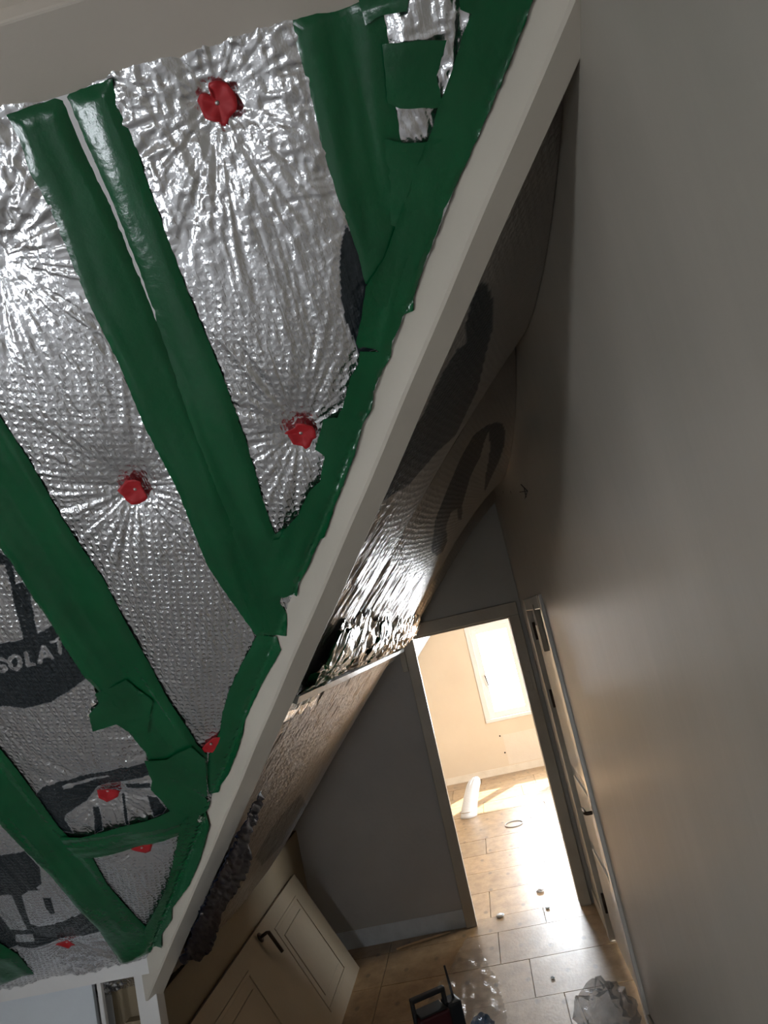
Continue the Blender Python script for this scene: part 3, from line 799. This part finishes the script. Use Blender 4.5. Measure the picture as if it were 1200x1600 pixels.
# taped, foil wrapped purlin of the corridor slope
pw = empty('wrapped_purlin', (-.5, 3.5, 2.0), label='purlin wrapped in crumpled bright foil and dark green tape leading to the doorway', cat='purlin')
PROF = [(-.335, .052), (-.375, .072), (-.41, .078), (-.45, .068), (-.49, .052), (-.52, .038), (-.55, .030), (-.60, .040)]
def wrap(name, y0, y1, t0, t1, off, amp, mat, seed, step=.006, edge=0.0):
    ys = np.arange(y0, y1, step); ts = np.linspace(t0, t1, max(6, int((t1 - t0) * .36 / step)))
    Y, T = np.meshgrid(ys, ts, indexing='ij')
    pr = np.array(PROF); q = np.linspace(0, 1, len(pr))
    X = np.interp(T, q, pr[:, 0]); D = np.interp(T, q, pr[:, 1]); amp = amp * (1 - .55 * np.clip((T - .45) / .3, 0, 1))
    f = 1.0
    c = (ridge(vnoise(X * 26 + 40 + seed, Y * 13 + 30, 0 * X + seed)) * .65 + ridge(vnoise(X * 50 + 40, Y * 30 + 30 + seed, 0 * X + 3)) * .35) * amp
    X = X + (vnoise(X * 18 + 9, Y * 18 + 40 + seed, 0 * X) - .5) * amp
    yy = Y + (vnoise(X * 30 + 40, Y * 14 + 9 + seed, 0 * X + 2) - .5) * edge
    P = np.stack([X, yy, z2(X) - (D + off + c) * 1.2], -1)
    o = grid_mesh(name, P, np.ones_like(X, bool), dict(fco=np.stack([X, Y, 0 * X], -1), bub=0 * X, ink=0 * X), mat)
    return setparent(o, pw)
wrap('foil_wrap', 2.02, YD - .01, 0, 1, 0, .030, M_crump, 3)
t = wrap('tape_patch', 2.02, 2.55, .06, .66, .016, .016, M_tape, 8, edge=.08); tag(t, 'dark green tape patch nearest the diagonal beam')
wrap('tape_patch', 2.95, 3.35, .03, .5, .018, .016, M_tape, 11, edge=.1)
wrap('tape_patch', 4.6, 5.1, .55, .85, .018, .016, M_tape, 15, edge=.1)
wrap('tape_patch', 2.05, 2.5, .72, .9, .018, .014, M_tape, 21, edge=.1)
prism('batten', [(-.545, 2.03, 1.893), (-.515, 2.03, 1.878), (-.505, 2.03, 1.897), (-.535, 2.03, 1.912)], (0, YD - 2.035, 0), M_greywood, pw)
box('purlin_core', (-.52, 2.10, float(z2(-.5)) - .02), (-.44, YD - .005, float(z2(-.5)) + .09), M_wood, pw)

# torn dark flap of foil at the bottom of the beam
def flap():
    poly = [(393,1255),(411,1236),(404,1263),(395,1289),(390,1305),(388,1323),(392,1341),(386,1362),(376,1376),(367,1391),(358,1405),(343,1425),(341,1449),(334,1466),(328,1483),(309,1501),(297,1498),(285,1506),(278,1500),(330,1380)]
    n2 = np.array([TAN, 0, -1.]) / math.hypot(1, TAN)
    def m(p):
        P = on_plane(p, (-1.544, 0, .893 - .115), n2)
        if P[0] < -1.50: P = on_plane(p, (-1.50, 0, 0), np.array([1., 0, 0]))
        return P
    q = densify(poly, 4, .7); lo, hi = q.min(0), q.max(0)
    gx, gy = np.meshgrid(np.arange(lo[0], hi[0], 3.5), np.arange(lo[1], hi[1], 3.5), indexing='ij')
    g = np.stack([gx.ravel(), gy.ravel()], -1) + rng.normal(0, .5, (gx.size, 2)); g = g[inside(poly, g[:, 0], g[:, 1])]
    d = np.min(np.linalg.norm(g[:, None] - q[None], axis=2), axis=1); g = g[d > 2]
    pts = np.concatenate([q, g])
    co, _, faces, *_ = delaunay_2d_cdt([Vector(p) for p in pts], [], [list(range(len(q)))], 1, 1e-6)
    P = np.array([m(c) for c in co])
    P = P + n2 * ((ridge(vnoise(P[:, 1] * 30 + 30, P[:, 2] * 30 + 30, 0 * P[:, 0])) * .012)[:, None])
    me = bpy.data.meshes.new('foil_flap'); me.from_pydata([tuple(p) for p in P], [], [tuple(f) for f in faces]); me.update()
    for k, val_ in (('bub', .8), ('ink', 1.0)):
        a_ = me.attributes.new(k, 'FLOAT', 'POINT'); a_.data.foreach_set('value', np.full(len(P), val_, np.float32))
    a_ = me.attributes.new('fco', 'FLOAT_VECTOR', 'POINT'); a_.data.foreach_set('vector', P[:, [1, 2, 0]].astype(np.float32).ravel())
    m2 = plain('dark_blue_film', (.008, .013, .032), .45); m2.node_tree.nodes['Principled BSDF'].inputs['Specular IOR Level'].default_value = .12
    o = link('foil_flap', me, m2, None, True); o.modifiers.new('film', 'SOLIDIFY').thickness = .0015
    tag(o, 'torn dark blue printed foil flap hanging behind the foot of the diagonal beam', 'foil insulation')
flap()

# ------------------------------------------------------------------ doorway frame
d1 = S(empty('door_1', (OX0, YD, 0)))
for nm, lo, hi in (('jamb', (OX0 - FW, YD - .025, 0), (OX0, YD + .03, OZ)), ('jamb', (OX1, YD - .025, 0), (OX1 + FW, YD + .11, OZ)),
                   ('lintel', (OX0 - FW, YD - .025, OZ), (OX1 + FW, YD + .11, OZ + .09))):
    box(nm, lo, hi, M_frame, d1, bevel=.004)
box('lintel_stop', (OX0 + .001, YD + .03, OZ - .015), (OX1 - .001, YD + .06, OZ), M_frame, d1, bevel=.002)
box('hinge', (-.553, YD - .02, 1.735), (-.512, YD - .001, 1.875), M_frame, d1, bevel=.004)
box('strike_plate', (OX1 + .022, YD - .028, 1.42), (OX1 + .05, YD - .024, 1.56), M_frame, d1, bevel=.001)

# door in the right wall
d2_ = S(empty('door_2', (XR, 4.3, 0)))
def dp(nm, lo, hi, mt, bv=.003, lab=None):
    o = box(nm, lo, hi, mt, d2_, bevel=bv)
    if lab: tag(o, lab)
    return o
dp('door_leaf', (XR + .014, DY0 + .03, .01), (XR + .052, DY1 - .03, DZ - .03), M_gloss)
dp('frame_post', (XR - .018, DY1 - .03, 0), (XR + .10, DY1 + .055, DZ + .045), M_frame, .006)
dp('frame_post', (XR - .018, DY0 - .055, 0), (XR + .10, DY0 + .03, DZ + .045), M_gloss, .010)
dp('frame_head', (XR - .018, DY0 + .03, DZ - .03), (XR + .10, DY1 - .03, DZ + .045), M_gloss, .006)
for z0, z1, mt in ((1.05, 1.88, M_gloss), (.62, .98, M_gloss), (.12, .56, M_gloss)):       # raised panels added to the leaf to catch light
    bm = bmesh.new()
    add_box(bm, (XR + .004, DY0 + .16, z0), (XR + .016, DY1 - .15, z1))
    setparent(bm_obj('added_door_panel', bm, mt, None, bevel=.006, seg=3), d2_)
for zz in (1.84, 1.42, .22):
    bm = bmesh.new(); tube(bm, [(XR + .006, DY1 - .045, zz - .055), (XR + .006, DY1 - .045, zz + .055)], .010, 10)
    h_ = setparent(bm_obj('hinge', bm, M_brass, None, True), d2_)
bm = bmesh.new(); tube(bm, [(XR - .004, 4.16, 1.74), (XR - .004, 4.16, 2.0)], .018, 12)
tag(setparent(bm_obj('door_closer', bm, M_frame, None, True), d2_), 'short upright rod at the top of the right hand door')
box('keep', (XR - .004, 4.90, 1.58), (XR + .002, 4.95, 1.74), M_frame, d2_, bevel=.001)
bm = bmesh.new(); tube(bm, [(XR + .014, 3.90, .95), (XR - .035, 3.90, .95), (XR - .042, 3.91, .95), (XR - .042, 4.02, .945)], [.010, .009, .010, .008], 10)
tag(setparent(bm_obj('door_handle', bm, M_brass, None, True), d2_), 'dark lever handle')
S(box('baseboard_right', (XR - .012, 2.0, 0), (XR, DY0 - .056, .10), M_frame, bevel=.003))
S(box('baseboard_corner', (XR - .012, DY1 + .056, 0), (XR, YD - .026, .10), M_frame, bevel=.003))
# pencil mark and plug holes on the right wall
def on_right(px, off=.002): return on_plane(px, (XR - off, 0, 0), np.array([1., 0, 0]))
bm = bmesh.new()
for a_, b_ in (((814, 757), (824, 767)), ((824, 767), (820, 779)), ((824, 767), (812, 769)), ((819, 762), (822, 777))):
    tube(bm, [on_right(a_), on_right(b_)], .0022, 5)
tag(bm_obj('pencil_mark', bm, M_pencil), 'small dark arrow scribbled on the right wall near the foil end', 'mark')
for i, px in enumerate(((786, 769), (798, 769), (781, 775))):
    P = on_right(px, .001); bm = bmesh.new(); tube(bm, [P, P + np.array([.003, 0, 0])], .007 if i != 2 else .012, 10)
    tag(bm_obj('wall_hole', bm, M_dark if i < 2 else M_frame), ['small dark plug hole in the right wall, nearest the foil', 'small dark plug hole in the right wall beside the arrow mark', 'chipped filler spot on the right wall below the foil end'][i], 'hole', None)

# ------------------------------------------------------------------ loose door lying on its side
ld = empty('loose_door', (-1.21, 4.05, 0), label='cream panel door laid on its long edge, leaning against the left knee wall', cat='door')
U = Vector((-.307, 0, .636)); DWID = U.length; U.normalize(); NO = Vector((U.z, 0, -U.x))
def dm(l, h, t): return Vector((-1.21, 5.045 - l, 0)) + U * h + NO * t       # along, up, out of the face
def dbox(nm, l0, l1, h0, h1, t0, t1, mt, bv=.004, seg=2):
    bm = bmesh.new()
    v = [bm.verts.new(dm(l, h, t)) for l in (l0, l1) for h in (h0, h1) for t in (t0, t1)]
    for f in ((0, 1, 3, 2), (4, 6, 7, 5), (0, 4, 5, 1), (2, 3, 7, 6), (0, 2, 6, 4), (1, 5, 7, 3)): bm.faces.new([v[i] for i in f])
    return setparent(bm_obj(nm, bm, mt, None, bevel=bv, seg=seg), ld)
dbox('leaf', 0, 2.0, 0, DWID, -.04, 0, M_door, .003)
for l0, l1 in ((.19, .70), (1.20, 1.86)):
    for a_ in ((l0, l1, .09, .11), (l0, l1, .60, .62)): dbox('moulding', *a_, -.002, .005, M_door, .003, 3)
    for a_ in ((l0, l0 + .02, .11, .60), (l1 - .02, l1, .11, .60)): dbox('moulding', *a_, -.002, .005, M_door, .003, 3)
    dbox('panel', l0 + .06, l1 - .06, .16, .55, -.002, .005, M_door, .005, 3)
bm = bmesh.new()
tube(bm, [dm(.90, .66, 0), dm(.90, .66, .045), dm(.893, .655, .052), dm(.885, .53, .052)], [.010, .009, .010, .010], 10)
hd = bm_obj('door_handle', bm, M_brass, None, True); tag(setparent(hd, ld), 'dark bronze lever handle')
bm = bmesh.new(); tube(bm, [dm(.90, .66, 0), dm(.90, .66, .006)], .026, 16)
ro = bm_obj('rosette', bm, M_brass, None, True); ro.parent = hd

# ------------------------------------------------------------------ things on the floor
# site radio with carrying frame and aerial
rd = empty('site_radio', (-.655, 4.03, 0), label='black site radio with carrying frame and upright aerial on the floor', cat='radio')
RM = Matrix.Translation((-.655, 4.03, 0)) @ Matrix.Rotation(math.radians(27), 4, 'Z') @ Matrix.Scale(.73, 4)
def rbox(nm, lo, hi, mt, bv=.006):
    bm = bmesh.new(); add_box(bm, lo, hi, RM); return setparent(bm_obj(nm, bm, mt, None, bevel=bv), rd)
rbox('case', (-.115, -.08, 0), (.115, .08, .20), M_maroon, .012)
rbox('base_frame', (-.125, -.09, 0), (.125, .09, .05), M_black, .012)
for sx in (-1, 1): rbox('frame_post', (sx * .118 - .014, -.02, .04), (sx * .118 + .014, .02, .30), M_black, .008)
rbox('handle_bar', (-.132, -.022, .285), (.132, .022, .318), M_black, .008)
rbox('top_panel', (-.10, -.07, .20), (.10, .07, .212), M_black, .003)
rbox('speaker_box', (.11, -.06, .0), (.22, .075, .215), M_black, .014)
bm = bmesh.new(); tube(bm, [RM @ Vector((.185, .0, .20)), RM @ Vector((.185, .01, .25)), RM @ Vector((.18, .03, .42))], [.008, .0065, .0055], 8)
setparent(bm_obj('aerial', bm, M_black, None, True), rd)

def crumple(name, c, size, mat, seed, label, cat, n=4, flat=.0):
    bm = bmesh.new(); bmesh.ops.create_icosphere(bm, subdivisions=n, radius=1)
    co = np.array([v.co[:] for v in bm.verts])
    k = ridge(vnoise(co[:, 0] * 2.2 + 20 + seed, co[:, 1] * 2.2 + 20, co[:, 2] * 2.2 + 20)) * .35 + ridge(vnoise(co[:, 0] * 5 + 40 + seed, co[:, 1] * 5 + 40, co[:, 2] * 5 + 40)) * .22
    co = co * (.72 + k)[:, None] * np.array(size)
    co[:, 2] = np.maximum(co[:, 2], -size[2] * .55)
    co[:, 2] -= co[:, 2].min() - .001
    for v, p in zip(bm.verts, co): v.co = Vector(p) + Vector(c)
    o = bm_obj(name, bm, mat, None, False); tag(o, label, cat); return o
crumple('plastic_bag', (.18, 3.74, 0), (.13, .20, .15), M_film, 3, 'crumpled clear plastic bag on the floor against the right wall', 'bag')
crumple('plastic_scrap', (-.41, 3.98, 0), (.06, .08, .06), M_bluefilm, 8, 'crumpled bluish plastic film beside the radio', 'plastic film')
# thin clear film lying from the radio towards the doorway
def film():
    out = [(-.75, 4.35), (-.62, 4.75), (-.50, 5.20), (-.44, 5.12), (-.40, 4.85), (-.33, 4.55), (-.30, 4.25), (-.28, 3.95), (-.45, 3.92), (-.60, 4.05)]
    q = densify(out, .02, .003); lo, hi = q.min(0), q.max(0)
    gx, gy = np.meshgrid(np.arange(lo[0], hi[0], .016), np.arange(lo[1], hi[1], .016), indexing='ij')
    g = np.stack([gx.ravel(), gy.ravel()], -1) + rng.normal(0, .003, (gx.size, 2)); g = g[inside(out, g[:, 0], g[:, 1])]
    pts = np.concatenate([q, g])
    co, _, faces, *_ = delaunay_2d_cdt([Vector(p) for p in pts], [], [list(range(len(q)))], 1, 1e-5)
    P = [(c[0], c[1], .004 + .012 * float(ridge(vnoise(np.array([c[0] * 16 + 30]), np.array([c[1] * 12 + 30]), np.array([1.])))[0]) ** 2) for c in co]
    me = bpy.data.meshes.new('film_sheet'); me.from_pydata(P, [], [tuple(f) for f in faces]); me.update()
    o = link('film_sheet', me, film_material('thin_clear_film', (.5, .46, .40), .22, .15), None, False)
    tag(o, 'thin clear crinkled plastic film flat on the boards beside the left jamb', 'plastic film')
film()
# white bundle standing in the far room
def bundle():
    b = empty('bag_bundle', (-.50, 8.17, 0), label='white bundle of rolled plastic bags standing on the far room floor', cat='bundle')
    bm = bmesh.new(); rows = []; n = 48
    for i in range(14):
        t = i / 13; z = .002 + .37 * t
        cx, cy = -.50 + .10 * t + .06 * t * t, 8.17 + .02 * t
        r = (.085 - .015 * t) * (1 if t < .9 else (1 - (t - .9) * 6.5))
        rows.append([bm.verts.new((cx + r * math.cos(2 * math.pi * k / n) * (1 + .07 * (1 - t) * (k % 2)), cy + r * .8 * math.sin(2 * math.pi * k / n) * (1 + .07 * (1 - t) * (k % 2)), z + .006 * math.sin(k * 1.3) * t)) for k in range(n)])
    for r, s in zip(rows, rows[1:]):
        for k in range(n): bm.faces.new((r[k], r[(k + 1) % n], s[(k + 1) % n], s[k]))
    bm.faces.new(rows[0][::-1]); bm.faces.new(rows[-1])
    setparent(bm_obj('bag_roll', bm, M_bagwhite, None, True), b)
    bm = bmesh.new(); tube(bm, [(-.50 + .083 * math.cos(t), 8.17 + .066 * math.sin(t), .06) for t in np.linspace(0, 2 * math.pi, 25)], .004, 6, False)
    setparent(bm_obj('band', bm, M_frame, None, True), b)
bundle()
bm = bmesh.new(); tube(bm, [(-.054 + .085 * math.cos(t), 7.56 + .10 * math.sin(t), .006) for t in np.linspace(0, 2 * math.pi, 33)], .005, 6, False)
tag(bm_obj('wire_ring', bm, M_greywood, None, True), 'thin oval ring lying on the bright floor of the far room', 'ring')
for i, (x, y, s, lab) in enumerate(((.034, 5.734, .028, 'shiny foil scrap on the boards just past the doorway, right of centre'),
                                    (-.274, 5.417, .030, 'foil scrap on the threshold near the left jamb'),
                                    (.051, 5.404, .016, 'tiny foil scrap on the threshold near the right jamb'),
                                    (-.02, 4.45, .012, 'tiny white scrap on the corridor boards in front of the radio'))):
    crumple('foil_scrap', (x, y, .001), (s, s * .7, s * .5), M_bagwhite, 30 + i, lab, 'foil scrap', 2)
bm = bmesh.new(); tube(bm, [(-.98, 5.20, .008), (-.80, 5.26, .009), (-.62, 5.31, .008)], [.007, .010, .005], 6)
tag(bm_obj('wood_sliver', bm, M_wood), 'thin wood sliver on the floor along the grey wall left of the doorway', 'wood scrap')
